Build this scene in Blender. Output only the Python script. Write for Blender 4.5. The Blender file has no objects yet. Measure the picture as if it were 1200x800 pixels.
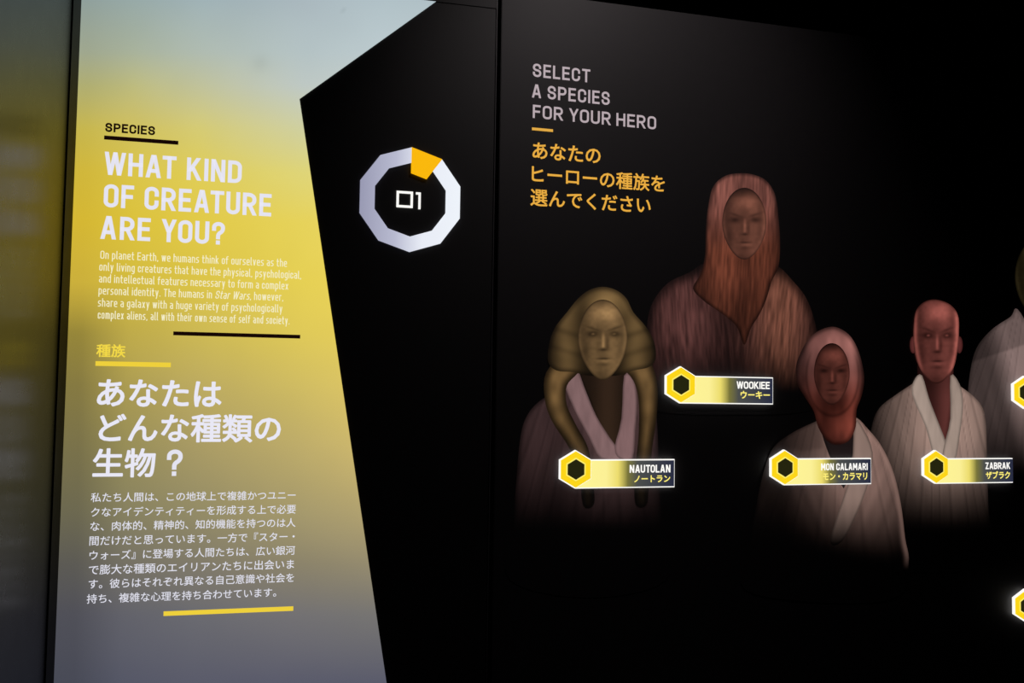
import bpy, math
import numpy as np
from mathutils import Vector, Matrix, geometry

S = bpy.context.scene
COL = S.collection

# ---------------------------------------------------------------- camera
YAW, PITCH, ROLL = (math.radians(a) for a in (13.46, 3.08, 0.831))
FPX = 1073.3
CAM = Vector((0.0, -1.6, 1.45))
FW = Vector((math.sin(YAW)*math.cos(PITCH), math.cos(YAW)*math.cos(PITCH), math.sin(PITCH)))
RT0 = Vector((math.cos(YAW), -math.sin(YAW), 0)); UP0 = RT0.cross(FW)
RT = RT0*math.cos(ROLL) + UP0*math.sin(ROLL)
UP = -RT0*math.sin(ROLL) + UP0*math.cos(ROLL)
cd = bpy.data.cameras.new('camera'); cam = bpy.data.objects.new('camera', cd); COL.objects.link(cam)
cd.sensor_fit = 'HORIZONTAL'; cd.sensor_width = 36.0; cd.lens = 36.0*FPX/1200; cd.clip_start = 0.02
M = Matrix.Identity(4)
for i, v in enumerate((RT, UP, -FW)):
    for j in range(3): M[j][i] = v[j]
M.translation = CAM
cam.matrix_world = M
S.camera = cam

# ---------------------------------------------------------------- world, exposure, lamps
w = bpy.data.worlds.new('dark_room'); S.world = w; w.use_nodes = True
w.node_tree.nodes['Background'].inputs[0].default_value = (0.004, 0.0045, 0.006, 1)
w.node_tree.nodes['Background'].inputs[1].default_value = 0.35
S.view_settings.view_transform = 'Standard'
try: S.view_settings.look = 'None'
except Exception: pass
S.view_settings.exposure = 0.0; S.view_settings.gamma = 1.0
S.view_settings.use_curve_mapping = False
def spot(name, loc, target, power, angle, blend, color, radius):
    l = bpy.data.lights.new(name, 'SPOT'); l.energy = power; l.spot_size = math.radians(angle)
    l.spot_blend = blend; l.color = color; l.shadow_soft_size = radius
    o = bpy.data.objects.new(name, l); COL.objects.link(o); o.location = loc
    d = Vector(target) - Vector(loc); o.rotation_euler = d.to_track_quat('-Z', 'Y').to_euler()
    return o
SPOT_LOC = (0.62, -0.62, 2.62)
spot('track_spot_light', SPOT_LOC, (0.62, 0.0, 1.95), 8.5, 74, 1.0, (1.0, 0.90, 0.90), 0.04)

# ---------------------------------------------------------------- wall planes
BETA = math.radians(1.51)                # the right-hand panel is turned a little from the left one
def ray(px, py): return FW*FPX + RT*(px-600) - UP*(py-400)
def onA(px, py, y=0.0):                  # photograph pixel -> (x, z) on the left panel's plane
    r = ray(px, py); t = (y - CAM.y)/r.y; p = CAM + r*t
    return p.x, p.z
SEAM = onA(581.0, 300)[0]
BD = Vector((math.cos(BETA), math.sin(BETA), 0)); BN = Vector((math.sin(BETA), -math.cos(BETA), 0))
BO = Vector((SEAM, 0.0, 0))
def onB(px, py, off=0.0):                # photograph pixel -> (u, z) on the right panel's plane
    r = ray(px, py); t = ((BO - CAM).dot(BN) + off)/r.dot(BN); p = CAM + r*t
    return (p-BO).dot(BD), p.z
MB_ = Matrix.Translation(BO) @ Matrix.Rotation(BETA, 4, 'Z')

# ---------------------------------------------------------------- helpers
def lin(c):
    c = np.asarray(c, float)/255.0
    return np.where(c <= .04045, c/12.92, ((c+.055)/1.055)**2.4)
def mat(name, base=(20,20,20), rough=.5, emit=None, strength=1.0, spec=.5, ior=1.5, attr=None):
    m = bpy.data.materials.new(name); m.use_nodes = True
    b = m.node_tree.nodes['Principled BSDF']
    b.inputs['Base Color'].default_value = (*lin(base), 1)
    b.inputs['Roughness'].default_value = rough
    b.inputs['IOR'].default_value = ior
    b.inputs['Specular IOR Level'].default_value = spec
    if emit is not None:
        b.inputs['Emission Color'].default_value = (*lin(emit), 1)
        b.inputs['Emission Strength'].default_value = strength
    if attr:
        a = m.node_tree.nodes.new('ShaderNodeAttribute'); a.attribute_name = attr
        m.node_tree.links.new(a.outputs['Color'], b.inputs['Emission Color'])
        b.inputs['Emission Strength'].default_value = strength
    return m
def noisy(m, scale, amount, rough_amp=0.0):
    """fine procedural variation of base colour / roughness"""
    nt = m.node_tree; b = nt.nodes['Principled BSDF']
    tc = nt.nodes.new('ShaderNodeTexCoord'); n = nt.nodes.new('ShaderNodeTexNoise')
    n.inputs['Scale'].default_value = scale; n.inputs['Detail'].default_value = 6
    nt.links.new(tc.outputs['Object'], n.inputs['Vector'])
    c = b.inputs['Base Color'].default_value[:3]
    r = nt.nodes.new('ShaderNodeValToRGB')
    r.color_ramp.elements[0].position = .3; r.color_ramp.elements[1].position = .7
    r.color_ramp.elements[0].color = (*[k*(1-amount) for k in c], 1)
    r.color_ramp.elements[1].color = (*[k*(1+amount) for k in c], 1)
    nt.links.new(n.outputs['Fac'], r.inputs[0]); nt.links.new(r.outputs[0], b.inputs['Base Color'])
    if rough_amp:
        mr = nt.nodes.new('ShaderNodeMapRange'); r0 = b.inputs['Roughness'].default_value
        mr.inputs['To Min'].default_value = r0-rough_amp; mr.inputs['To Max'].default_value = r0+rough_amp
        nt.links.new(n.outputs['Fac'], mr.inputs[0]); nt.links.new(mr.outputs[0], b.inputs['Roughness'])
    return m
def link(name, me, m=None, parent=None, label=None, cat=None, group=None, kind=None):
    o = bpy.data.objects.new(name, me); COL.objects.link(o)
    if me is not None and m is not None: me.materials.append(m)
    if parent is not None: o.parent = parent
    if label: o['label'] = label
    if cat: o['category'] = cat
    if group: o['group'] = group
    if kind: o['kind'] = kind
    return o
def mesh(name, vs, fs):
    me = bpy.data.meshes.new(name); me.from_pydata([tuple(v) for v in vs], [], fs); me.update(); return me
def boxm(name, x0, x1, y0, y1, z0, z1, bev=0.0):
    vs = [(x, y, z) for x in (x0, x1) for y in (y0, y1) for z in (z0, z1)]
    fs = [(0,1,3,2), (4,6,7,5), (0,4,5,1), (2,3,7,6), (0,2,6,4), (1,5,7,3)]
    me = mesh(name, vs, fs)
    if bev:
        import bmesh
        bm = bmesh.new(); bm.from_mesh(me)
        bmesh.ops.bevel(bm, geom=bm.edges[:], offset=bev, segments=2, affect='EDGES'); bm.to_mesh(me); bm.free()
    return me
def prism(name, pts, y0, y1):
    """polygon pts (x,z) given counter-clockwise from the front (-y) and drawn out from y1 back to y0 front"""
    n = len(pts)
    vs = [(x, y0, z) for x, z in pts] + [(x, y1, z) for x, z in pts]
    fs = [tuple(range(n)), tuple(range(2*n-1, n-1, -1))] + [(i, i+n, (i+1) % n + n, (i+1) % n) for i in range(n)]
    return mesh(name, vs, fs)

# ---- stroke lettering ------------------------------------------------------
R_ = .23
def _g():
    G = {}
    G['A'] = (.58, [['h',(.03,0),(.27,1)], ['h',(.55,0),(.31,1)], ['n',(.10,.26),(.48,.26)]])
    G['B'] = (.47, [[(0,0),(.47,0,R_),(.47,.53,R_),(0,.53)], [(0,.53),(.44,.53,R_),(.44,1,R_),(0,1)], [(0,0),(0,1)]])
    G['C'] = (.46, [[(.46,.7),(.46,1,R_),(0,1,R_),(0,0,R_),(.46,0,R_),(.46,.3)]])
    G['D'] = (.47, [[(0,0),(.47,0,R_),(.47,1,R_),(0,1),'c']])
    G['E'] = (.40, [[(.40,1),(0,1),(0,0),(.40,0)], [(0,.52),(.36,.52)]])
    G['F'] = (.38, [[(.38,1),(0,1),(0,0)], [(0,.5),(.34,.5)]])
    G['H'] = (.48, [[(0,0),(0,1)], [(.48,0),(.48,1)], [(0,.52),(.48,.52)]])
    G['I'] = (0, [[(0,0),(0,1)]])
    G['K'] = (.50, [[(0,0),(0,1)], ['h',(.45,1),(.02,.38)], ['h',(.17,.58),(.50,0)]])
    G['L'] = (.38, [[(0,1),(0,0),(.38,0)]])
    G['M'] = (.60, [[(0,0),(0,1)], [(.60,0),(.60,1)], ['h',(.01,1),(.30,.30)], ['h',(.59,1),(.30,.30)]])
    G['N'] = (.48, [[(0,0),(0,1)], [(.48,0),(.48,1)], ['h',(.01,1),(.47,0)]])
    G['O'] = (.47, [[(0,0,R_),(.47,0,R_),(.47,1,R_),(0,1,R_),'c']])
    G['P'] = (.46, [[(0,0),(0,1),(.46,1,R_),(.46,.45,R_),(0,.45)]])
    G['R'] = (.48, [[(0,0),(0,1),(.46,1,R_),(.46,.46,R_),(0,.46)], ['h',(.23,.48),(.49,0)]])
    G['S'] = (.46, [[(.44,.74),(.44,1,R_),(0,1,R_),(0,.54,.2),(.46,.47,.2),(.46,0,R_),(0,0,R_),(0,.26)]])
    G['T'] = (.46, [[(0,1),(.46,1)], [(.23,1),(.23,0)]])
    G['U'] = (.47, [[(0,1),(0,0,R_),(.47,0,R_),(.47,1)]])
    G['W'] = (.80, [['h',(.01,1),(.2,0)], ['h',(.2,0),(.40,1)], ['h',(.40,1),(.60,0)], ['h',(.60,0),(.79,1)]])
    G['Y'] = (.52, [['h',(.01,1),(.26,.42)], ['h',(.51,1),(.26,.42)], [(.26,.40),(.26,0)]])
    G['Z'] = (.42, [[(0,1),(.40,1)], [(.02,0),(.42,0)], ['h',(.41,.98),(.01,.02)]])
    G['?'] = (.42, [[(0,.72),(0,1,R_),(.42,1,R_),(.42,.62,.2),(.2,.46,.1),(.2,.28)], [(.2,0),(.2,.015)]])
    x = .72; r = .17
    G['a'] = (.36, [[(.02,x),(.36,x,r),(.36,0)], [(.36,.42),(0,.42,r),(0,0,r),(.36,0)]])
    G['b'] = (.36, [[(0,1.05),(0,0),(.36,0,r),(.36,x,r),(0,x)]])
    G['c'] = (.33, [[(.33,.52),(.33,x,r),(0,x,r),(0,0,r),(.33,0,r),(.33,.2)]])
    G['d'] = (.36, [[(.36,1.05),(.36,0),(0,0,r),(0,x,r),(.36,x)]])
    G['e'] = (.36, [[(0,.36),(.36,.36),(.36,x,r),(0,x,r),(0,0,r),(.36,0,.1)]])
    G['f'] = (.24, [[(.07,0),(.07,1.03,.12),(.26,1.03)], [(-.04,.68),(.24,.68)]])
    G['g'] = (.36, [[(.36,0),(0,0,r),(0,x,r),(.36,x),(.36,-.3,r),(.04,-.3)]])
    G['h'] = (.36, [[(0,0),(0,1.05)], [(0,x),(.36,x,r),(.36,0)]])
    G['i'] = (0, [[(0,0),(0,x)], [(0,.98),(0,1.0)]])
    G['k'] = (.34, [[(0,0),(0,1.05)], ['h',(.32,.75),(.0,.26)], ['h',(.1,.42),(.36,0)]])
    G['l'] = (.07, [[(0,1.05),(0,0,.08),(.1,0)]])
    G['m'] = (.62, [[(0,0),(0,x),(.31,x,r),(.31,0)], [(.31,x),(.62,x,r),(.62,0)]])
    G['n'] = (.36, [[(0,0),(0,x),(.36,x,r),(.36,0)]])
    G['o'] = (.36, [[(0,0,r),(.36,0,r),(.36,x,r),(0,x,r),'c']])
    G['p'] = (.36, [[(0,-.33),(0,x),(.36,x,r),(.36,0,r),(0,0)]])
    G['r'] = (.22, [[(0,0),(0,x,.0),(.24,x)]])
    G['s'] = (.32, [[(.31,x),(0,x,.14),(0,.38,.12),(.32,.34,.12),(.32,0,.14),(0,0)]])
    G['t'] = (.24, [[(.07,1),(.07,0,.12),(.25,0)], [(-.03,.7),(.24,.7)]])
    G['u'] = (.36, [[(0,x),(0,0,r),(.36,0)], [(.36,0),(.36,x)]])
    G['v'] = (.36, [['h',(.0,.75),(.18,0)], ['h',(.36,.75),(.18,0)]])
    G['w'] = (.58, [['h',(0,.75),(.14,0)], ['h',(.14,0),(.29,.75)], ['h',(.29,.75),(.44,0)], ['h',(.44,0),(.58,.75)]])
    G['x'] = (.34, [['h',(0,.75),(.34,0)], ['h',(0,0),(.34,.75)]])
    G['y'] = (.36, [['h',(0,.75),(.19,0)], ['h',(.36,.75),(.1,-.30)]])
    G['.'] = (0, [[(0,0),(0,.01)]])
    G[','] = (.02, [[(.02,.02),(-.01,-.09)]])
    return G
GL = _g()
def fillet(path):
    closed = path[-1] == 'c'; pts = path[:-1] if closed else path
    n = len(pts); out = []
    for i, p in enumerate(pts):
        r = p[2] if len(p) > 2 else 0
        P = np.array(p[:2], float)
        if r <= 0 or (not closed and i in (0, n-1)): out.append(P); continue
        A = np.array(pts[(i-1) % n][:2], float); B = np.array(pts[(i+1) % n][:2], float)
        a = A-P; b = B-P; la, lb = np.hypot(*a), np.hypot(*b); r = min(r, la*.5 if len(pts[(i-1) % n]) > 2 else la, lb*.5 if len(pts[(i+1) % n]) > 2 else lb)
        p0 = P + a/la*r; p1 = P + b/lb*r
        c = p0 + p1 - P
        for k in range(6):
            t = k/5*math.pi/2
            out.append(c + (p0-c)*math.cos(t) + (p1-c)*math.sin(t))
    q = [out[0]]
    for p in out[1:]:
        if np.hypot(*(p-q[-1])) > 1e-4: q.append(p)
    return q, closed
def strip(q, closed, s):
    n = len(q); vs = []; fs = []
    for i in range(n):
        d = []
        if closed or i > 0: v = q[i]-q[i-1]; d.append(v/np.hypot(*v))
        if closed or i < n-1: v = q[(i+1) % n]-q[i]; d.append(v/np.hypot(*v))
        t = sum(d); L = np.hypot(*t)
        t = d[0] if L < 1e-3 else t/L
        nn = np.array([-t[1], t[0]]); k = 1/max(.35, abs(nn @ np.array([-d[0][1], d[0][0]])))
        vs += [q[i]+nn*s/2*k, q[i]-nn*s/2*k]
    for i in range(n if closed else n-1):
        j = (i+1) % n; fs.append((2*i, 2*i+1, 2*j+1, 2*j))
    return vs, fs
KERN = {'AT': .10, 'TU': .02, 'AY': .1, 'LA': .02, 'AU': .03, 'RA': .03, 'KA': .03, 'LO': .03, 'TO': .05, 'CA': .03, 'WO': .04, 'WH': .02, 'HA': .03, 'EA': .02, 'YO': .05}
def stroke_text(txt, s, gap=.15, space=.30, slant=(0, 0), target=None):
    """-> verts (u,z), faces, width ; cap height 1, baseline 0; glyph bodies widened until the line has the target width"""
    wsum = sum(GL[c][0] for c in txt if c != ' '); fixed = 0
    n = len(txt.replace(' ', ''))
    kern = sum(KERN.get(txt[i:i+2], 0) for i in range(len(txt)-1))
    fixed = n*(s+gap) - gap + (txt.count(' '))*space - kern
    g = 1.0 if target is None else min(2.0, max(.55, (target-fixed)/wsum))
    V = []; F = []; x = 0
    for ci, ch in enumerate(txt):
        if ch == ' ': x += space; continue
        wd, paths = GL[ch]
        sh = .18 if slant[0] <= ci < slant[1] else 0
        for p in paths:
            if p[0] == 'h':
                (ax, ay), (bx, by) = p[1], p[2]; ax *= g; bx *= g
                hw = min(.62*s, s/2*math.hypot(bx-ax, by-ay)/abs(by-ay))*.98
                vs = [(ax-hw, ay), (ax+hw, ay), (bx+hw, by), (bx-hw, by)]; fs = [(0,1,2,3)]
                if ch == 'I': pass
            else:
                noext = p[0] == 'n'
                if noext: p = p[1:]
                q, c = fillet([e if isinstance(e, str) else (e[0]*g, *e[1:]) for e in p])
                q = [np.array([a[0], s/2 + a[1]*(1-s)]) for a in q]
                if not c and not noext:
                    for i, j in ((0, 1), (-1, -2)):
                        d = q[i]-q[j]; q[i] = q[i] + d/np.hypot(*d)*s/2*.98
                vs, fs = strip(q, c, s)
            o = len(V)
            for v in vs:
                z = min(1.0, max(0.0, v[1])) if ch.isupper() else v[1]
                V.append((x + s/2 + v[0] + sh*z, z))
            F += [tuple(k+o for k in f) for f in fs]
        x += wd*g + s + gap - KERN.get(txt[ci:ci+2], 0)
    return V, F, x-gap
def font_text(txt, off=0.0):
    c = bpy.data.curves.new('lettering', 'FONT'); c.body = txt; c.offset = off; c.resolution_u = 3
    o = bpy.data.objects.new('lettering', c); COL.objects.link(o)
    bpy.context.view_layer.update()
    e = o.evaluated_get(bpy.context.evaluated_depsgraph_get()); m = e.to_mesh()
    V = [(v.co.x, v.co.y) for v in m.vertices]; F = [tuple(p.vertices) for p in m.polygons]
    e.to_mesh_clear(); bpy.data.objects.remove(o); bpy.data.curves.remove(c)
    return V, F
def cmyk_flip(F): return F
def put_stroke(txt, fn, x0, yb, x1, cap, s, parent, m, depth, label=None, gap=.15, space=.30, slant=(0,0), name='text_line', x1y=None):
    u0, z0 = fn(x0, yb); u1, _ = fn(x1, x1y if x1y else yb); h = fn(x0, yb-cap)[1] - z0
    V, F, W = stroke_text(txt, s, gap, space, slant, (u1-u0)/h)
    lo = min(v[0] for v in V); hi = max(v[0] for v in V)
    k = (u1-u0)/(hi-lo)
    me = mesh(name, [(u0+(a-lo)*k, -depth, z0+b*h) for a, b in V], F)
    return link(name, me, m, parent, label)
def put_cjk(txt, fn, x0, x1, yc, parent, m, depth, off=0.0, label=None, aspect=1.0, name='text_line'):
    V, F = font_text(txt)
    lo = min(v[0] for v in V)-off; hi = max(v[0] for v in V)+off
    u0, zc = fn(x0, yc); u1, _ = fn(x1, yc); k = (u1-u0)/(hi-lo)
    V2 = []; F2 = []
    for j in range(8 if off > .012 else 4):
        t = 2*math.pi*(j+.5)/(8 if off > .012 else 4); o = len(V2)
        V2 += [(a+off*math.cos(t), b+off*math.sin(t)) for a, b in V]; F2 += [tuple(i+o for i in f) for f in F]
    me = mesh(name, [(u0+(a-lo)*k, -depth, zc+(b-.37)*k*aspect) for a, b in V2], F2)
    return link(name, me, m, parent, label)
def put_bar(fn, x0, y0, x1, th, parent, m, depth, label=None):
    u0, z0 = fn(x0, y0); u1, _ = fn(x1, y0); z1 = fn(x0, y0+th)[1]
    return link('underline_bar', boxm('underline_bar', u0, u1, -depth, -depth+.0001, z1, z0), m, parent, label)

# ---- painted print surfaces (colour per vertex on a triangulated outline) ------
def sm(a, b, x): t = np.clip((x-a)/(b-a), 0, 1); return t*t*(3-2*t)
def gs(x, c, s): return np.exp(-((x-c)/s)**2)
_tab = np.random.RandomState(7).rand(256, 256)
def vn(u, v, seed=0):
    u = np.asarray(u, float)+seed*17.3; v = np.asarray(v, float)+seed*9.1
    iu = np.floor(u).astype(int); iv = np.floor(v).astype(int); fu = u-iu; fv = v-iv
    fu = fu*fu*(3-2*fu); fv = fv*fv*(3-2*fv)
    T = lambda a, b: _tab[a % 256, b % 256]
    return (T(iu,iv)*(1-fu)+T(iu+1,iv)*fu)*(1-fv) + (T(iu,iv+1)*(1-fu)+T(iu+1,iv+1)*fu)*fv
def crom(P, n=5):
    P = np.array(P, float); N = len(P); out = []
    for i in range(N):
        a, b, c, d = P[(i-1) % N], P[i], P[(i+1) % N], P[(i+2) % N]
        for k in range(n):
            t = k/n
            out.append(.5*((2*b)+(-a+c)*t+(2*a-5*b+4*c-d)*t*t+(-a+3*b-3*c+d)*t**3))
    return np.array(out)
def inside(P, X, Y):
    r = np.zeros(X.shape, bool); n = len(P)
    for i in range(n):
        x1, y1 = P[i]; x2, y2 = P[(i+1) % n]
        c = ((y1 > Y) != (y2 > Y))
        with np.errstate(divide='ignore', invalid='ignore'):
            r ^= c & (X < (x2-x1)*(Y-y1)/(y2-y1+1e-12)+x1)
    return r
def dist(P, X, Y):
    d = np.full(X.shape, 1e9); n = len(P)
    for i in range(n):
        a = P[i]; b = P[(i+1) % n]; ab = b-a; L = ab@ab+1e-9
        t = np.clip(((X-a[0])*ab[0]+(Y-a[1])*ab[1])/L, 0, 1)
        d = np.minimum(d, np.hypot(X-a[0]-t*ab[0], Y-a[1]-t*ab[1]))
    return d
def painted(name, outline, colour, fn, depth, m, parent=None, step=1.6, smooth=5, label=None):
    P = crom(outline, smooth) if smooth else np.array(outline, float)
    # densify long edges
    Q = []
    for i in range(len(P)):
        a, b = P[i], P[(i+1) % len(P)]; k = max(1, int(np.hypot(*(b-a))/(step*1.5)))
        for j in range(k): Q.append(a+(b-a)*j/k)
    Q = np.array(Q)
    x0, y0 = Q.min(0); x1, y1 = Q.max(0)
    gx, gy = np.meshgrid(np.arange(x0+step*.5, x1, step), np.arange(y0+step*.5, y1, step))
    gx = gx.ravel(); gy = gy.ravel()
    k = inside(Q, gx, gy) & (dist(Q, gx, gy) > step*.45); gx = gx[k]; gy = gy[k]
    n = len(Q); pts = [Vector(q) for q in Q] + [Vector(q) for q in zip(gx, gy)]
    r = geometry.delaunay_2d_cdt(pts, [(i, (i+1) % n) for i in range(n)], [], 1, 1e-5)
    vs = np.array([tuple(v) for v in r[0]]); X, Y = vs[:,0], vs[:,1]
    d = dist(Q, X, Y)
    me = mesh(name, [(fn(a, b)[0], -depth, fn(a, b)[1]) for a, b in vs], [tuple(f)[::-1] for f in r[2]])
    C = np.clip(colour(X, Y, d), 0, None)
    at = me.color_attributes.new('print', 'FLOAT_COLOR', 'POINT')
    buf = np.ones((len(vs), 4), np.float32); buf[:,:3] = C
    at.data.foreach_set('color', buf.ravel())
    return link(name, me, m, parent, label)
def tint(c, k): return np.asarray(lin(c))[None,:]*np.asarray(k)[:,None]
def mixc(a, b, t): return a*(1-t[:,None]) + b*t[:,None]

# ---------------------------------------------------------------- materials
M_wallblack = noisy(mat('black_wall_paint', (26,26,28), .6), 12, .25)
M_gloss = noisy(mat('glossy_black_laminate', (8,8,9), .28, ior=1.5, spec=.20), 30, .1, .03)
M_floor = noisy(mat('dark_carpet', (22,22,26), .9), 80, .4)
M_frame = noisy(mat('dark_metal_frame', (70,68,64), .6), 40, .15)
M_black = noisy(mat('black_print', (44,41,43), .55), 60, .05)
M_black2 = noisy(mat('black_print_left', (34,32,33), .55), 60, .05)
M_edge = mat('panel_edge', (80,78,80), .4)
M_lit = mat('backlit_panel', (10,10,10), .5, attr='print', strength=1.0)
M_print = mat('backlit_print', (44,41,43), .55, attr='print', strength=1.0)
M_ink = mat('black_ink', (14,6,6), .6, emit=(20,6,4), strength=1)
M_white = mat('white_lettering', (20,20,20), .5, emit=(228,227,240), strength=1)
M_cream = mat('cream_lettering', (20,20,20), .5, emit=(243,237,200), strength=1)
M_lilac = mat('pale_lilac_lettering', (20,20,20), .5, emit=(222,222,234), strength=1)
M_yel = mat('yellow_print', (20,20,20), .5, emit=(238,212,70), strength=1)
M_yel2 = mat('yellow_bar_print', (20,20,20), .5, emit=(238,208,60), strength=1)
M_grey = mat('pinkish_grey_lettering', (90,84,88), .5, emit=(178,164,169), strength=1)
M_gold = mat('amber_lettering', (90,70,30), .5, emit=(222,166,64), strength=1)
M_amber = mat('amber_segment', (60,40,5), .4, emit=(250,184,8), strength=1)
M_wht = mat('badge_white', (60,60,60), .4, emit=(252,250,245), strength=1.05)
M_hexy = mat('badge_yellow', (60,50,5), .4, emit=(252,214,26), strength=1)
M_hexp = mat('badge_pale_outline', (60,60,40), .4, emit=(253,236,110), strength=1)
M_hexc = mat('badge_dark_centre', (10,10,8), .4, emit=(36,36,14), strength=1)
M_kana = mat('badge_yellow_lettering', (50,50,20), .4, emit=(252,236,120), strength=1.0)
def ramp_mat(name, stops, axis=0):
    m = mat(name, (10,10,10), .4, emit=(0,0,0), strength=1.0); nt = m.node_tree
    tc = nt.nodes.new('ShaderNodeTexCoord'); sx = nt.nodes.new('ShaderNodeSeparateXYZ'); r = nt.nodes.new('ShaderNodeValToRGB')
    nt.links.new(tc.outputs['Generated'], sx.inputs[0]); nt.links.new(sx.outputs[axis], r.inputs[0])
    el = r.color_ramp.elements
    while len(el) < len(stops): el.new(.5)
    for e, (p, c) in zip(el, stops): e.position = p; e.color = (*lin(c), 1)
    nt.links.new(r.outputs[0], nt.nodes['Principled BSDF'].inputs['Emission Color'])
    return m
M_plate = ramp_mat('badge_gradient', [(0,(255,246,150)),(.30,(252,240,150)),(.42,(236,220,110)),(.52,(120,116,58)),(.62,(76,78,76)),(1,(40,44,66))])
M_ring = ramp_mat('ring_backlight', [(0,(152,153,178)),(.35,(184,186,208)),(.62,(232,236,246)),(1,(238,243,250))])

# ---------------------------------------------------------------- structure
CX = onA(79.8, 200)[0]                       # corner between glossy side wall and light box
EX = onA(95.5, 0)[0]; EX2 = onA(63, 800)[0]; EX = (EX+EX2)/2
TOPA = onA(505, 1.0)[1]; TOPB = onB(700, 1.5)[1]
BEND = 2.1
link('floor', boxm('floor', -3.2, 3.6, -4.2, .8, -.1, 0), M_floor, kind='structure')
link('ceiling', boxm('ceiling', -3.2, 3.6, -4.2, .8, 3.0, 3.1), M_wallblack, kind='structure')
link('wall_back', boxm('wall_back', -3.2, 3.6, .5, .8, 0, 3.0), M_wallblack, kind='structure')
link('wall_left', boxm('wall_left', CX-.14, CX, -1.25, .5, 0, 3.0), M_gloss, kind='structure')
link('wall_right', boxm('wall_right', 3.5, 3.6, -4.2, .5, 0, 3.0), M_wallblack, kind='structure')

# the lamp head over the panels
tl = link('track_spotlight', None, label='black spotlight head on the ceiling above the joint of the two panels', cat='lamp')
tl.location = (SPOT_LOC[0], SPOT_LOC[1], 3.0)
import bmesh
bm = bmesh.new()
bmesh.ops.create_cone(bm, cap_ends=False, segments=20, radius1=.05, radius2=.04, depth=.14)
bm.transform(Matrix.Translation((0, -.02, -.32)) @ Matrix.Rotation(math.radians(-42), 4, 'X'))
me = bpy.data.meshes.new('lamp_housing'); bm.to_mesh(me); bm.free(); link('lamp_housing', me, M_frame, tl)
link('stem', boxm('stem', -.01, .01, -.04, -.02, -.27, 0), M_frame, tl)

# ---------------------------------------------------------------- left light box
box = link('light_box', None, label='tall backlit yellow panel with white headings and black angular field', cat='light box')
box.location = (0, 0, 0)
LB0 = .02
link('cabinet', boxm('cabinet', CX+.001, SEAM-.004, .0015, .11, 0, TOPA+.03), M_black2, box)
fv = [(x, y, z) for z in (0, TOPA+.03) for x, y in ((CX+.0005, -.018), (CX+.002, -.018), (EX, 0), (EX, .0014), (CX+.0005, .0014))]
link('side_frame', mesh('side_frame', fv, [(4,3,2,1,0), (5,6,7,8,9)]+[(i, (i+1)%5, (i+1)%5+5, i+5) for i in range(5)]), M_frame, box, 'dark slanted frame down the left side')
link('top_frame', boxm('top_frame', EX, SEAM-.004, 0, .0012, TOPA, TOPA+.03), M_black2, box)
link('edge_trim', boxm('edge_trim', SEAM-.0055, SEAM-.004, -.0012, .0014, LB0, TOPA+.03), M_edge, box)

# colour samples of the backlit gradient: columns at x = 95, 200, 350, 440
GY  = [-60, 0, 60, 100, 150, 200, 260, 330, 390, 450, 520, 600, 660, 720, 800, 1100]
GX  = [95, 150, 230, 350, 440]
T0 = [(136,152,152),(144,160,156),(160,168,144),(176,174,114),(198,182,78),(210,184,60),(214,184,52),(204,176,60),(150,134,58),(134,122,66),(122,114,74),(108,104,80),(92,90,84),(80,80,88),(72,74,86),(50,52,62)]
T1 = [(146,164,166),(152,170,168),(168,178,156),(188,186,126),(208,192,94),(218,196,72),(220,194,60),(212,188,64),(190,170,74),(172,156,82),(152,142,88),(134,128,96),(116,112,100),(98,98,106),(85,87,102),(60,60,74)]
T2 = [(156,174,180),(160,178,182),(176,188,178),(192,194,156),(212,202,116),(222,204,88),(226,202,72),(220,196,72),(204,184,84),(188,170,96),(168,154,100),(146,138,102),(128,122,106),(106,106,112),(90,91,106),(64,64,78)]
T3 = [(168,182,190),(170,184,190),(180,194,196),(190,200,196),(208,208,160),(222,212,120),(230,210,90),(230,208,84),(222,200,88),(208,188,98),(190,172,106),(164,152,108),(138,130,106),(114,112,114),(90,91,107),(64,64,78)]
T4 = [(176,190,196),(176,192,198),(188,202,206),(196,206,204),(214,214,170),(226,216,130),(232,212,100),(236,212,90),(230,206,90),(222,198,100),(206,184,108),(178,162,112),(148,138,110),(118,116,114),(90,91,107),(64,64,78)]
TT = np.array([[lin(c) for c in T] for T in (T0, T1, T2, T3, T4)])      # (5,16,3)
def grad_colour(X, Y, d):
    xi = np.interp(X + (Y-400)*.02, GX, range(5)); out = np.zeros((len(X), 3))
    i = np.clip(np.floor(xi).astype(int), 0, 3); f = xi-i
    for c in range(3):
        cols = np.array([np.interp(Y, GY, TT[k,:,c]) for k in range(5)])
        out[:,c] = cols[i, np.arange(len(X))]*(1-f) + cols[i+1, np.arange(len(X))]*f
    n = vn(X/55, Y/55, 3)*.5 + vn(X/22, Y/22, 5)*.3
    out *= (1 + .05*(n-.4))[:,None]
    out *= (1 - .08*np.exp(-((X-305)**2+(Y-74)**2)/90.0) - .12*np.exp(-((X-402)**2+(Y-13)**2)/5.0))[:,None]   # two smudges
    return out
def ux(px, py): return onA(px, py)
def invA(x, z):
    d = Vector((x, 0, z)) - CAM; k = FPX/d.dot(FW); return 600+d.dot(RT)*k, 400-d.dot(UP)*k
def invB(u, z):
    d = BO + BD*u + Vector((0,0,z)) - CAM; k = FPX/d.dot(FW); return 600+d.dot(RT)*k, 400-d.dot(UP)*k
ZB = .40                                      # lower end of the lit face
xt = onA(351, 116); 
a0, a1 = onA(351, 116), onA(453, 800); kx = (a1[0]-a0[0])/(a1[1]-a0[1]); xb = a0[0] + kx*(ZB-a0[1])
b1 = onA(513.5, 0); kt = (b1[0]-a0[0])/(b1[1]-a0[1]); xtop = a0[0] + kt*(TOPA-a0[1])
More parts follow.
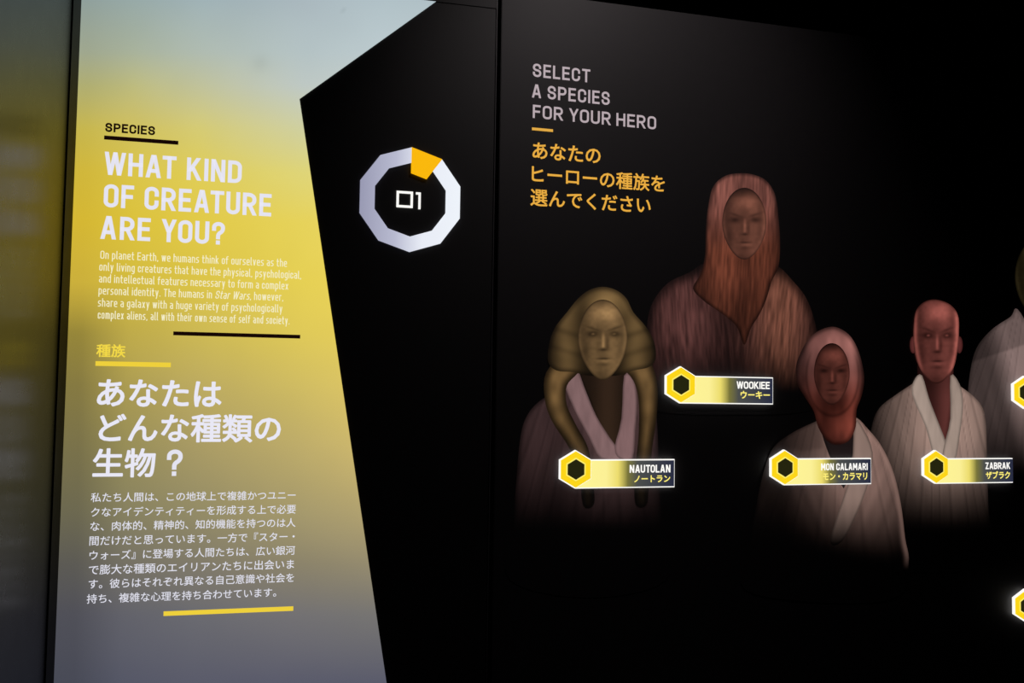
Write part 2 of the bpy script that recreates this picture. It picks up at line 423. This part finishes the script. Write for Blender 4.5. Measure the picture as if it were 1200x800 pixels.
face = [invA(EX, TOPA), invA(xtop, TOPA), (351, 116), invA(xb, ZB), invA(EX, ZB)]
painted('lit_face', face[::-1], grad_colour, onA, 0.0, M_lit, box, step=5.0, smooth=0, label='glowing face fading from pale blue through yellow to purple grey')
D = .0009
put_stroke('SPECIES', onA, 123.4, 154.4, 181.8, 10.6, .20, box, M_ink, D, 'small black capitals above black bar', gap=.13)
put_bar(onA, 122.2, 158.8, 209.4, 4.7, box, M_ink, D, 'short black bar')
put_stroke('WHAT KIND', onA, 121.8, 204.6, 283.3, 27.0, .168, box, M_white, D, 'white heading, first line', gap=.115, space=.32)
put_stroke('OF CREATURE', onA, 121.3, 242.6, 318.0, 27.2, .168, box, M_white, D, 'white heading, second line', gap=.115, space=.32)
put_stroke('ARE YOU?', onA, 117.5, 279.8, 263.3, 27.2, .168, box, M_white, D, 'white heading, third line', gap=.115, space=.32)
para = [('On planet Earth, we humans think of ourselves as the', 117.6, 303.0, 336.4, (0,0)),
        ('only living creatures that have the physical, psychological,', 116.4, 317.0, 353.2, (0,0)),
        ('and intellectual features necessary to form a complex', 116.0, 330.8, 338.0, (0,0)),
        ('personal identity. The humans in Star Wars, however,', 115.5, 344.8, 332.2, (33,42)),
        ('share a galaxy with a huge variety of psychologically', 114.8, 359.0, 331.0, (0,0)),
        ('complex aliens, all with their own sense of self and society.', 114.6, 373.2, 339.4, (0,0))]
for t, x0, yb, x1, sl in para:
    put_stroke(t, onA, x0, yb, x1, 9.4, .108, box, M_cream, D, 'line of small cream paragraph text', gap=.12, space=.26, slant=sl)
put_bar(onA, 203.2, 388.2, 352.0, 4.5, box, M_ink, D, 'longer black bar')
put_cjk('種族', onA, 113.0, 147.2, 410.6, box, M_yel, D, .02, 'small yellow characters')
put_bar(onA, 112.1, 423.0, 200.4, 5.5, box, M_yel2, D, 'short yellow bar')
put_cjk('あなたは', onA, 113.8, 260.0, 460.0, box, M_white, D, .025, 'large white Japanese heading, first line')
put_cjk('どんな種類の', onA, 115.8, 329.3, 501.2, box, M_white, D, .022, 'large white Japanese heading, second line')
put_cjk('生物', onA, 108.7, 182.4, 542.6, box, M_white, D, .022, 'large white Japanese heading, third line')
put_stroke('?', onA, 195.0, 557.5, 213.4, 31.0, .16, box, M_white, D, 'white question mark', gap=0)
jp = [('私たち人間は、この地球上で複雑かつユニー', 106.6, 346.4, 582.8),
      ('クなアイデンティティーを形成する上で必要', 106.8, 346.6, 600.0),
      ('な、肉体的、精神的、知的機能を持つのは人', 106.0, 346.2, 616.6),
      ('間だけだと思っています。一方で『スター・', 105.0, 345.2, 633.6),
      ('ウォーズ』に登場する人間たちは、広い銀河', 105.0, 345.6, 650.6),
      ('で膨大な種類のエイリアンたちに出会いま', 104.2, 344.4, 667.6),
      ('す。彼らはそれぞれ異なる自己意識や社会を', 104.0, 344.4, 684.2),
      ('持ち、複雑な心理を持ち合わせています。', 101.8, 323.5, 701.6)]
for t, x0, x1, yc in jp:
    put_cjk(t, onA, x0, x1, yc, box, M_lilac, D, .006, 'line of small pale Japanese text')
put_bar(onA, 191.8, 716.0, 343.6, 5.4, box, M_yel2, D, 'long yellow bar at the foot')
# number ring
rc = np.mean([onA(x/5.714+400, y/5.714+160) for x, y in ((468,75),(672,158),(797,338),(793,550),(662,718),(458,770),(247,692),(122,505),(126,292),(262,125))], axis=0)
RR = np.mean([math.hypot(*(np.array(onA(x/5.714+400, y/5.714+160))-rc)) for x, y in ((468,75),(797,338),(662,718),(247,692),(126,292))])
def dp(i, r): a = math.pi/2 - math.radians(36)*i - math.radians(.0); return (rc[0]+RR*r*math.cos(a), rc[1]+RR*r*math.sin(a))
vs = []; fs = []
for i in range(1, 11): vs += [(*dp(i, 1),), (*dp(i, .71),)]
n = len(vs); V3 = [(x, -.002, z) for x, z in vs] + [(x, .0014, z) for x, z in vs]
for i in range(9):
    a = 2*i; fs += [(a, a+1, a+3, a+2), (a, a+2, a+2+n, a+n), (a+1, a+1+n, a+3+n, a+3)]
ring = link('number_ring', mesh('number_ring', V3, fs), M_ring, box, 'white ten-sided ring, greyer on its left side')
link('ring_segment', prism('ring_segment', [dp(0, 1.0), dp(0, .51), dp(1, .51), dp(1, 1.0)], -.004, .0013), M_amber, ring, 'amber ring segment reaching further inward')
def seg_num(paths, name):
    V = []; F = []
    for p, c in paths:
        q = [np.array(onA(x/5.714+400, y/5.714+160)) for x, y in p]
        z0 = q[0]
        vs, f = strip(q, c, .00165*1.9); o = len(V); V += vs; F += [tuple(k+o for k in t) for t in f]
    return link(name, mesh(name, [(a, -.001, b) for a, b in V], F), M_wht, box, 'white thin-lined digit')
def rectpath(x0, y0, x1, y1):
    u0, z0 = onA(x0/5.714+400, y0/5.714+160); u1, z1 = onA(x1/5.714+400, y1/5.714+160)
    return [np.array((u0, z0)), np.array((u1, z0)), np.array((u1, z1)), np.array((u0, z1))]
q = rectpath(378, 371, 470, 471)
V, F = strip(q, True, .0043); link('digit', mesh('digit', [(a, -.001, b) for a, b in V], F), M_wht, box, 'white square outline zero')
q = rectpath(507, 381, 522, 487)
V, F = strip([q[0]+np.array((-.0022,0)), q[1], q[2]], False, .0042); link('digit', mesh('digit', [(a, -.001, b) for a, b in V], F), M_wht, box, 'white thin one')

# ---------------------------------------------------------------- right mural panel
mural = link('mural_panel', None, label='wide black printed panel with five robed figures and grey and amber heading', cat='display panel')
mural.matrix_world = MB_
link('panel_body', boxm('panel_body', .004, BEND, 0, .05, 0, TOPB, .001), M_black, mural)
F0 = .0006
put_stroke('SELECT', onB, 624.3, 89.8, 691.6, 15.6, .158, mural, M_grey, F0, 'pinkish grey heading, first line', gap=.16)
put_stroke('A SPECIES', onB, 623.2, 114.2, 714.4, 15.8, .158, mural, M_grey, F0, 'pinkish grey heading, second line', gap=.16)
put_stroke('FOR YOUR HERO', onB, 624.2, 138.2, 768.8, 15.6, .158, mural, M_grey, F0, 'pinkish grey heading, third line', gap=.16)
put_bar(onB, 623.3, 149.3, 648.0, 3.2, mural, M_gold, F0, 'short amber bar')
put_cjk('あなたの', onB, 623.9, 703.8, 176.0, mural, M_gold, F0, .018, 'amber Japanese heading, first line')
put_cjk('ヒーローの種族を', onB, 623.0, 779.0, 203.6, mural, M_gold, F0, .016, 'amber Japanese heading, second line')
put_cjk('選んでください', onB, 621.5, 762.5, 231.0, mural, M_gold, F0, .016, 'amber Japanese heading, third line')

class Layer:
    z = F0
def L(): Layer.z += .00006; return Layer.z

def pleats(X, Y, cx, apex, k, amt=.30):
    t = (X-cx)/(Y-apex)*k; t = t + .25*np.sin(t*1.7); p = t-np.floor(t)
    return 1 - amt*gs(p, .5, .10) + amt*.45*gs(p, .68, .09)
# -- figure 1: tall brown draped figure, rear ------------------------------
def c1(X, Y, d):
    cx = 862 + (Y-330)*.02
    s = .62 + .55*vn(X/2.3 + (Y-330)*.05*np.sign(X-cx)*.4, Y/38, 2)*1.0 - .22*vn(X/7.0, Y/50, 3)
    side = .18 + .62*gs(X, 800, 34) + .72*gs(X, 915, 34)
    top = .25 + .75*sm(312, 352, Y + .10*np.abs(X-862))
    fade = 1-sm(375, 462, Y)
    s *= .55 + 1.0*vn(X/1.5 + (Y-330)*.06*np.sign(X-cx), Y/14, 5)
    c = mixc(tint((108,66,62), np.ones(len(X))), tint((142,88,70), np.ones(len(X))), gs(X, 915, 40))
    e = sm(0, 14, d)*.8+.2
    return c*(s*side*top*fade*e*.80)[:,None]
o1 = [(757,478),(755,430),(757,392),(763,358),(782,332),(808,319),(826,308),(868,296),(908,310),(928,328),(946,352),(957,388),(961,430),(957,478),(862,486)]
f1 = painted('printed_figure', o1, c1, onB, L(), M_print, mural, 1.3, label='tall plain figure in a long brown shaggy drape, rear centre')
def c1h(X, Y, d):
    a = (X-868)/42.0
    s = .70 + .42*vn(X/2.0 + (Y-240)*.02, Y/30, 8) - .25*vn(X/6.0, Y/45, 9)
    hi = .45 + .55*gs(a, -.45, .45) + .40*gs(a, .55, .35)
    low = 1 - .55*sm(300, 372, Y)
    rim = sm(0, 5, d)*.75+.25
    c = mixc(tint((158,96,84), np.ones(len(X))), tint((132,70,50), np.ones(len(X))), sm(225, 300, Y))
    s *= .6 + .9*vn(X/1.4 + (Y-240)*.03, Y/14, 12)
    return c*(s*hi*low*rim*.72)[:,None]
h1 = [(868,203),(850,206),(836,218),(830,240),(827,268),(826,300),(820,322),(812,338),(824,352),(838,362),(852,372),(864,384),(872,404),(880,384),(890,368),(898,350),(904,330),(912,312),(914,286),(912,254),(908,228),(898,212),(884,205)]
painted('hood', h1, c1h, onB, L(), M_print, f1, 1.2, label='brown streaked hood and beard-long drape')
def face_plain(cx, cy, rx, ry, skin, gain=1.0, feat=0.0, rim=.55, eyes=0.0, veil=0.0):
    """soft mannequin-like printed face: form, side rims, brow, nose, mouth"""
    def f(X, Y, d):
        u = (X-cx)/rx; v = (Y-cy)/ry
        l = .15 + .22*gs(u, .36, .36) + .13*gs(u, -.34, .28)
        l += .46*gs(u, .08, .46)*gs(v, -.64, .20)                                   # forehead
        l += rim*gs(u, .86 - .30*np.clip(v, 0, 1), .13) + rim*.55*gs(u, -.88 + .30*np.clip(v, 0, 1), .10)
        eL, eR = (u+.36)/.23, (u-.42)/.23
        l *= 1 - feat*.78*np.clip(np.exp(-eL**2-((v+.10)/.085)**2) + np.exp(-eR**2-((v+.10)/.085)**2), 0, 1)
        l *= 1 - feat*.45*(gs(v, -.235+.05*eL, .035)*gs(eL, 0, 1.1) + gs(v, -.235-.05*eR, .035)*gs(eR, 0, 1.1))
        l += eyes*.45*(np.exp(-((u+.34)/.06)**2-((v+.10)/.022)**2) + np.exp(-((u-.41)/.06)**2-((v+.10)/.022)**2))
        l += feat*.30*gs(u, .02, .055)*sm(-.20, .05, v)*(1-sm(.20, .26, v))          # ridge of the nose
        l *= 1 - feat*.38*gs(u, .17, .07)*sm(-.15, .10, v)*(1-sm(.22, .30, v))
        l *= 1 - feat*.62*gs(u, .03, .17)*gs(v, .285, .032)
        l *= 1 - feat*.70*gs(u, .04, .24)*gs(v, .50, .022)
        l += feat*.14*gs(u, .04, .20)*gs(v, .565, .035)
        l *= 1 - feat*.30*gs(u, .04, .25)*gs(v, .65, .04)
        l *= 1 - .30*feat*(gs(u, -.62, .18)+gs(u, .66, .14))*gs(v, .36, .24)
        l *= 1 - .35*sm(.70, 1.02, v)
        l *= 1 - veil*sm(-.35, -.95, v)
        l *= .92 + .18*vn(X/3.2, Y/3.2, 4)
        l = np.clip(l, 0, 2)**1.25*1.25
        l *= .35 + .65*sm(0, 2.5, d)
        return tint(skin, l*gain)
    return f
def ell(cx, cy, rx, ry, n=22, jaw=.0):
    out = []
    for i in range(n):
        a = 2*math.pi*i/n; y = -math.cos(a); x = math.sin(a)
        k = 1 - jaw*max(0, y)**1.5
        out.append((cx+rx*x*k, cy+ry*y))
    return out
painted('head', ell(872, 262, 26, 42, jaw=.18), face_plain(872, 262, 29, 44, (180,112,90), gain=.80, feat=.85, rim=.30, veil=.75), onB, L(), M_print, f1, 1.1, label='smooth plain tan face')

# -- figure 5: at the right edge -------------------------------------------
def c5(X, Y, d):
    l = (.22 + .78*sm(1150, 1185, X - (Y-400)*.28))*(1-sm(470, 560, Y))
    l *= (.85 + .25*vn((X + (Y-380)*-.25)/7, Y/100, 11))*pleats(X, Y, 1216, 240, 20, .22)
    yoke = (1 - .38*sm(2, -2, Y - (417 - (X-1160)*.33)))
    return tint((134,112,108), l*yoke*(.55+.45*sm(0, 5, d)))
o5 = [(1128,560),(1132,490),(1136,440),(1144,408),(1162,386),(1184,371),(1192,362),(1215,392),(1238,362),(1262,384),(1285,404),(1296,450),(1300,560),(1215,580)]
f5 = painted('printed_figure', o5, c5, onB, L(), M_print, mural, 1.6, label='figure in a pale grey-brown robe cut by the right edge')
painted('head', ell(1216, 326, 27, 46, jaw=.2), face_plain(1216, 322, 30, 48, (104,90,56), gain=.45, feat=.5, rim=.35), onB, L(), M_print, f5, 1.6, label='dark olive head')

# -- figure 2: olive hood and mauve robe, left ------------------------------
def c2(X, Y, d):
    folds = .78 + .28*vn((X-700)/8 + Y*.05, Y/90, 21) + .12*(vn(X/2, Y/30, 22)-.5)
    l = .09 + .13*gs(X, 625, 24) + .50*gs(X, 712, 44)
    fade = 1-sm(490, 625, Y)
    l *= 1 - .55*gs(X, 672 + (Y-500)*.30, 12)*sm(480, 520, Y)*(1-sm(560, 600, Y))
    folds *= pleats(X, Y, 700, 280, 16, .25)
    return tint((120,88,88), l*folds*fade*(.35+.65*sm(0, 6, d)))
o2 = [(598,680),(601,620),(605,560),(610,510),(618,486),(632,470),(652,458),(676,440),(740,436),(764,456),(770,500),(772,560),(776,620),(780,680),(690,700)]
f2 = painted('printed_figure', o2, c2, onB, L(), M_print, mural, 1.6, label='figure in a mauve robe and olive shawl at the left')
def cchest(cx, c, fade=(520, 535)):
    def f(X, Y, d): return tint(c, (.35+.65*gs(X, cx, 14))*(.4+.6*sm(0, 5, d)))
    return f
painted('neck', [(680,432),(735,432),(737,470),(728,505),(721,528),(704,505),(690,470)], cchest(712, (48,33,22)), onB, L(), M_print, f2, 1.4, smooth=3, label='shadowed brown neck and chest')
def clap(base, seed, g=1.0):
    def f(X, Y, d):
        l = .85+.22*vn(X/6, Y/26, seed)+.1*(vn(X/1.8, Y/9, seed+1)-.5)
        return tint(base, l*g*(.45+.55*sm(0, 3, d)))
    return f
painted('lapel', [(661,446),(676,434),(684,452),(698,486),(714,512),(730,537),(704,537),(690,512),(672,478)], clap((134,104,104), 31, .9), onB, L(), M_print, f2, 1.2, smooth=3, label='mauve left lapel')
painted('lapel', [(731,440),(742,444),(746,470),(744,505),(741,537),(726,537),(720,524),(728,490)], clap((128,98,98), 33), onB, L(), M_print, f2, 1.2, smooth=3, label='mauve right lapel')
def cshawl(xc, hw, seed):
    def f(X, Y, d):
        m = .12 + 1.05*sm(0, hw, d)
        m *= .65 + .45*vn(X/7, Y/13, seed)
        m *= 1 - .93*sm(530, 585, Y)
        m *= .55 + .45*gs(Y, 450, 60)
        return tint((118,90,54), m*.80)
    return f
painted('shawl_end', [(664,414),(686,424),(676,438),(664,452),(664,474),(676,500),(689,525),(694,560),(696,590),(683,592),(678,548),(664,520),(646,492),(638,466),(640,436)], cshawl(655, 12, 41), onB, L(), M_print, f2, 1.3, smooth=4, label='olive shawl end hanging at left')
painted('shawl_end', [(726,424),(744,410),(762,424),(770,452),(769,490),(764,525),(760,570),(757,592),(744,590),(744,550),(748,510),(748,470),(742,446)], cshawl(757, 12, 43), onB, L(), M_print, f2, 1.3, smooth=4, label='olive shawl end hanging at right')
def chood2(X, Y, d):
    u = (X-706)/60; l = .04 + .42*gs(u, .66, .22) + .40*gs(u, -.70, .20) + .8*gs(Y, 354, 18)*gs(u, .08, .34)
    l *= 1 - .35*gs((Y-340) + 18*np.abs(u), 62, 4) - .30*gs((Y-340) + 18*np.abs(u), 84, 4)
    l *= (.35+.65*sm(0, 7, d))*(.85+.3*vn(X/13, Y/13, 45))
    return tint((140,110,68), l*1.0)
painted('hood', [(706,336),(690,340),(677,350),(664,366),(650,384),(643,404),(642,424),(652,434),(672,436),(690,440),(722,440),(742,434),(760,430),(768,420),(766,400),(756,382),(742,366),(734,350),(722,340)], chood2, onB, L(), M_print, f2, 1.3, smooth=4, label='smooth olive hood')
painted('head', ell(706, 398, 29, 47, jaw=.24), face_plain(706, 396, 33, 48, (172,134,88), gain=1.12, feat=1.0, rim=.22, eyes=.5, veil=.35), onB, L(), M_print, f2, 1.0, label='olive face framed by the hood')

# -- figure 4: red-skinned bald figure, right --------------------------------
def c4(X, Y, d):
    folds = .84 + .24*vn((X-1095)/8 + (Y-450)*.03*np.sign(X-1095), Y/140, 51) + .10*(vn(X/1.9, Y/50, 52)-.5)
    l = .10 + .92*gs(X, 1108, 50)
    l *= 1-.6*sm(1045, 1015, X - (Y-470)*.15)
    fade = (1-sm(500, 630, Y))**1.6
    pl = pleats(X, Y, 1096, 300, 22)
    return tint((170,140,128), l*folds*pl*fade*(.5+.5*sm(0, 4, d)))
o4 = [(1010,660),(1012,600),(1016,540),(1021,500),(1030,478),(1050,462),(1068,450),(1078,442),(1112,444),(1124,452),(1140,464),(1151,478),(1155,500),(1156,545),(1158,600),(1160,660),(1085,670)]
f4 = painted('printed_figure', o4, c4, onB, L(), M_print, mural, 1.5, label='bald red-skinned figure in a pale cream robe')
def cneck4(X, Y, d):
    return tint((92,48,44), (.22+.75*gs(X, 1110, 12))*(.55+.45*sm(0, 5, d))*(.7+.3*sm(440, 470, Y)))
painted('neck', [(1078,420),(1114,420),(1116,444),(1116,470),(1112,496),(1106,523),(1097,505),(1086,478),(1076,450)], cneck4, onB, L(), M_print, f4, 1.2, smooth=3, label='reddish neck and open chest')
painted('lapel', [(1072,443),(1080,440),(1088,466),(1098,492),(1108,518),(1112,540),(1096,540),(1084,500),(1068,462)], clap((170,150,138), 55, .92), onB, L(), M_print, f4, 1.2, smooth=3, label='cream left lapel')
painted('lapel', [(1113,440),(1124,450),(1128,475),(1124,510),(1118,540),(1104,540),(1106,520),(1113,490)], clap((164,144,132), 57, .92), onB, L(), M_print, f4, 1.2, smooth=3, label='cream right lapel')
for s in (-1, 1):
    painted('ear', ell(1096.5+s*27, 404, 4, 10, 12), lambda X, Y, d: tint((92,44,42), .4+.5*sm(0,3,d)), onB, L(), M_print, f4, 1.2)
painted('head', [(1096,351),(1082,354),(1073,364),(1070,382),(1070,404),(1073,421),(1080,436),(1090,447),(1099,449),(1108,443),(1117,430),(1121,412),(1123,390),(1122,370),(1113,357)], face_plain(1097, 398, 29, 50, (178,98,88), gain=.86, feat=1.0, rim=.75, eyes=.8), onB, L(), M_print, f4, .9, label='plain bald red head with calm face')

# -- figure 3: broad red-brown head, front ------------------------------------
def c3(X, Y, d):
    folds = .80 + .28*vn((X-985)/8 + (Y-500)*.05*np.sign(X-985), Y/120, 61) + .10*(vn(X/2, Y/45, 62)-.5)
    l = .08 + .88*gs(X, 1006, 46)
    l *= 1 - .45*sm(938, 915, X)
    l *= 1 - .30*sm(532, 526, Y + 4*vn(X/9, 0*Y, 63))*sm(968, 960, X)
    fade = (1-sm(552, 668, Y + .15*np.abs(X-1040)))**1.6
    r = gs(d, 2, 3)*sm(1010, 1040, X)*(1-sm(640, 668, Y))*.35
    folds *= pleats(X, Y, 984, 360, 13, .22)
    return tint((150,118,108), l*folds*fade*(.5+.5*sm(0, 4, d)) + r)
o3 = [(872,690),(878,640),(886,590),(895,550),(906,524),(926,508),(950,496),(972,488),(1000,488),(1016,502),(1032,522),(1046,552),(1055,590),(1060,630),(1064,660),(1050,700),(960,705)]
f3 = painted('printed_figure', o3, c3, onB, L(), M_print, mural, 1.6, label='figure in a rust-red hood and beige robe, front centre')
painted('neck', [(964,500),(1000,500),(1002,520),(994,548),(988,572),(978,548),(968,525)], lambda X, Y, d: tint((26,18,18), .5+.5*sm(0,4,d)), onB, L(), M_print, f3, 1.6, smooth=3, label='dark open collar')
def cl3(X, Y, d):
    l = .85+.22*vn(X/6, Y/40, 65)
    return tint((142,118,108), l*.9*(.45+.55*sm(0, 3, d))*(1-sm(575, 640, Y)))
painted('lapel', [(1001,494),(1012,504),(1022,530),(1018,562),(1004,600),(986,634),(972,634),(985,590),(997,550)], cl3, onB, L(), M_print, f3, 1.3, smooth=3, label='beige overlapping lapel')
def ccowl(X, Y, d):
    u = (X-975)/38
    l = .10 + .55*gs(u, .62, .22) + .20*gs(u, -.60, .20) + .75*gs(Y, 402, 17)*gs(u, .05, .55)
    l += .35*gs(X, 984, 14)*gs(Y, 500, 16)
    l *= 1 - .45*gs(np.hypot((X-975)/30, (Y-440)/46), 1.02, .05)*sm(405, 430, Y)
    l *= (.3+.7*sm(0, 6, d))*(.80+.35*vn(X/5, Y/11, 66))
    c = mixc(tint((178,116,108), np.ones(len(X))), tint((150,72,58), np.ones(len(X))), sm(410, 480, Y))
    return c*(l*.85)[:,None]
painted('hood', [(978,383),(962,386),(948,396),(938,412),(932,430),(934,450),(943,466),(953,482),(958,500),(968,516),(980,521),(994,516),(1002,500),(1003,480),(1009,464),(1012,446),(1010,428),(1004,408),(994,392)], ccowl, onB, L(), M_print, f3, 1.1, smooth=4, label='rust-red hood')
painted('head', ell(974, 438, 21, 36, jaw=.16), face_plain(974, 438, 25, 38, (168,92,78), gain=.62, feat=.95, rim=.28, veil=.7), onB, L(), M_print, f3, 1.0, label='shadowed reddish face')

# ---------------------------------------------------------------- illuminated badges
def badge(cx, cy, hpx, xr, label, latin=None, kana=None, open_end=False):
    FR = .0095                                # the badge face stands proud of the panel
    u0, z0 = onB(cx, cy, FR); Rm = (onB(cx, cy-hpx/2, FR)[1]-onB(cx, cy+hpx/2, FR)[1])/2
    t = link('name_badge', None, label=label, cat='badge', group='illuminated badges on the black panel')
    Pm = MB_ @ Matrix.Translation((u0, -.0083, z0)); t.matrix_world = Pm
    fn = lambda px, py: tuple(a-b for a, b in zip(onB(px, py, FR), (u0, z0)))
    hx = lambda r, s=1: [(r*Rm*math.cos(math.radians(90+60*i)), r*Rm*math.sin(math.radians(90+60*i))) for i in range(6)]
    W = fn(xr, cy)[0]; b = Rm*.06
    # back slab: white outline of hexagon and plate together
    if W > Rm*1.2:
        out = [(0, -Rm), (W, -Rm), (W, Rm*.5), (Rm*.86, Rm*.5)]
        link('plate_border', prism('plate_border', out, 0, .0055), M_wht, t, 'thin white outline')
        pl = link('plate', prism('plate', [(b*.5, -Rm+b), (W-b*.6*(not open_end), -Rm+b), (W-b*.6*(not open_end), Rm*.5-b), (b*.5, Rm*.5-b)], -.0008, .004), M_plate, t, 'plate fading from pale yellow to navy')
        if latin: put_stroke(latin[0], fn, latin[1], latin[2], latin[3], latin[4], .185, pl, M_wht, .0014, gap=.09, space=.30)
        if kana: put_cjk(kana[0], fn, kana[1], kana[2], kana[3], pl, M_kana, .0014, .03, aspect=kana[4] if len(kana) > 4 else 1.0)
    h = link('hexagon_rim', prism('hexagon_rim', hx(1), -.0008, .0055), M_wht, t, 'white hexagon rim')
    link('hexagon_face', prism('hexagon_face', hx(.94), -.0025, .0), M_hexy, h, 'bright yellow hexagon')
    link('inner_line', prism('inner_line', hx(.61), -.0031, .0), M_hexp, h, 'pale yellow inner outline')
    link('hexagon_centre', prism('hexagon_centre', hx(.53), -.0036, .0), M_hexc, h, 'dark hexagonal centre')
    return t
badge(674.6, 549.8, 45.3, 790.8, 'lit badge with yellow hexagon and plate on the olive-shawled figure at left',
      ('NAUTOLAN', 737.8, 553.8, 785.6, 9.2), ('ノートラン', 743.2, 785.4, 561.0, 1.0))
badge(797.8, 450.8, 43.6, 906.2, 'highest of the lit yellow badges, on the tall brown figure',
      ('WOOKIEE', 863.2, 455.2, 902.0, 8.6), ('ウーキー', 867.8, 902.2, 462.4, 1.0))
badge(919.6, 547.6, 41.8, 1021.3, 'lit yellow badge on the figure with rust-red hood and beige robe',
      ('MON CALAMARI', 962.2, 551.0, 1016.8, 8.2), ('モン・カラマリ', 964.4, 1016.2, 558.2, 1.1))
badge(1096.8, 547.0, 39.6, 1187.2, 'lit yellow badge on the bald red-skinned figure in the cream robe',
      ('ZABRAK', 1154.8, 549.6, 1184.0, 7.9), ('ザブラク', 1155.2, 1183.6, 556.8, 1.05), open_end=True)
badge(1201.6, 459.6, 39.0, 1288.0, 'lit yellow hexagon badge cut by the right edge, on the pale-robed figure')
badge(1202.6, 709.4, 38.6, 1289.0, 'lowest lit yellow hexagon badge, cut by the right edge')
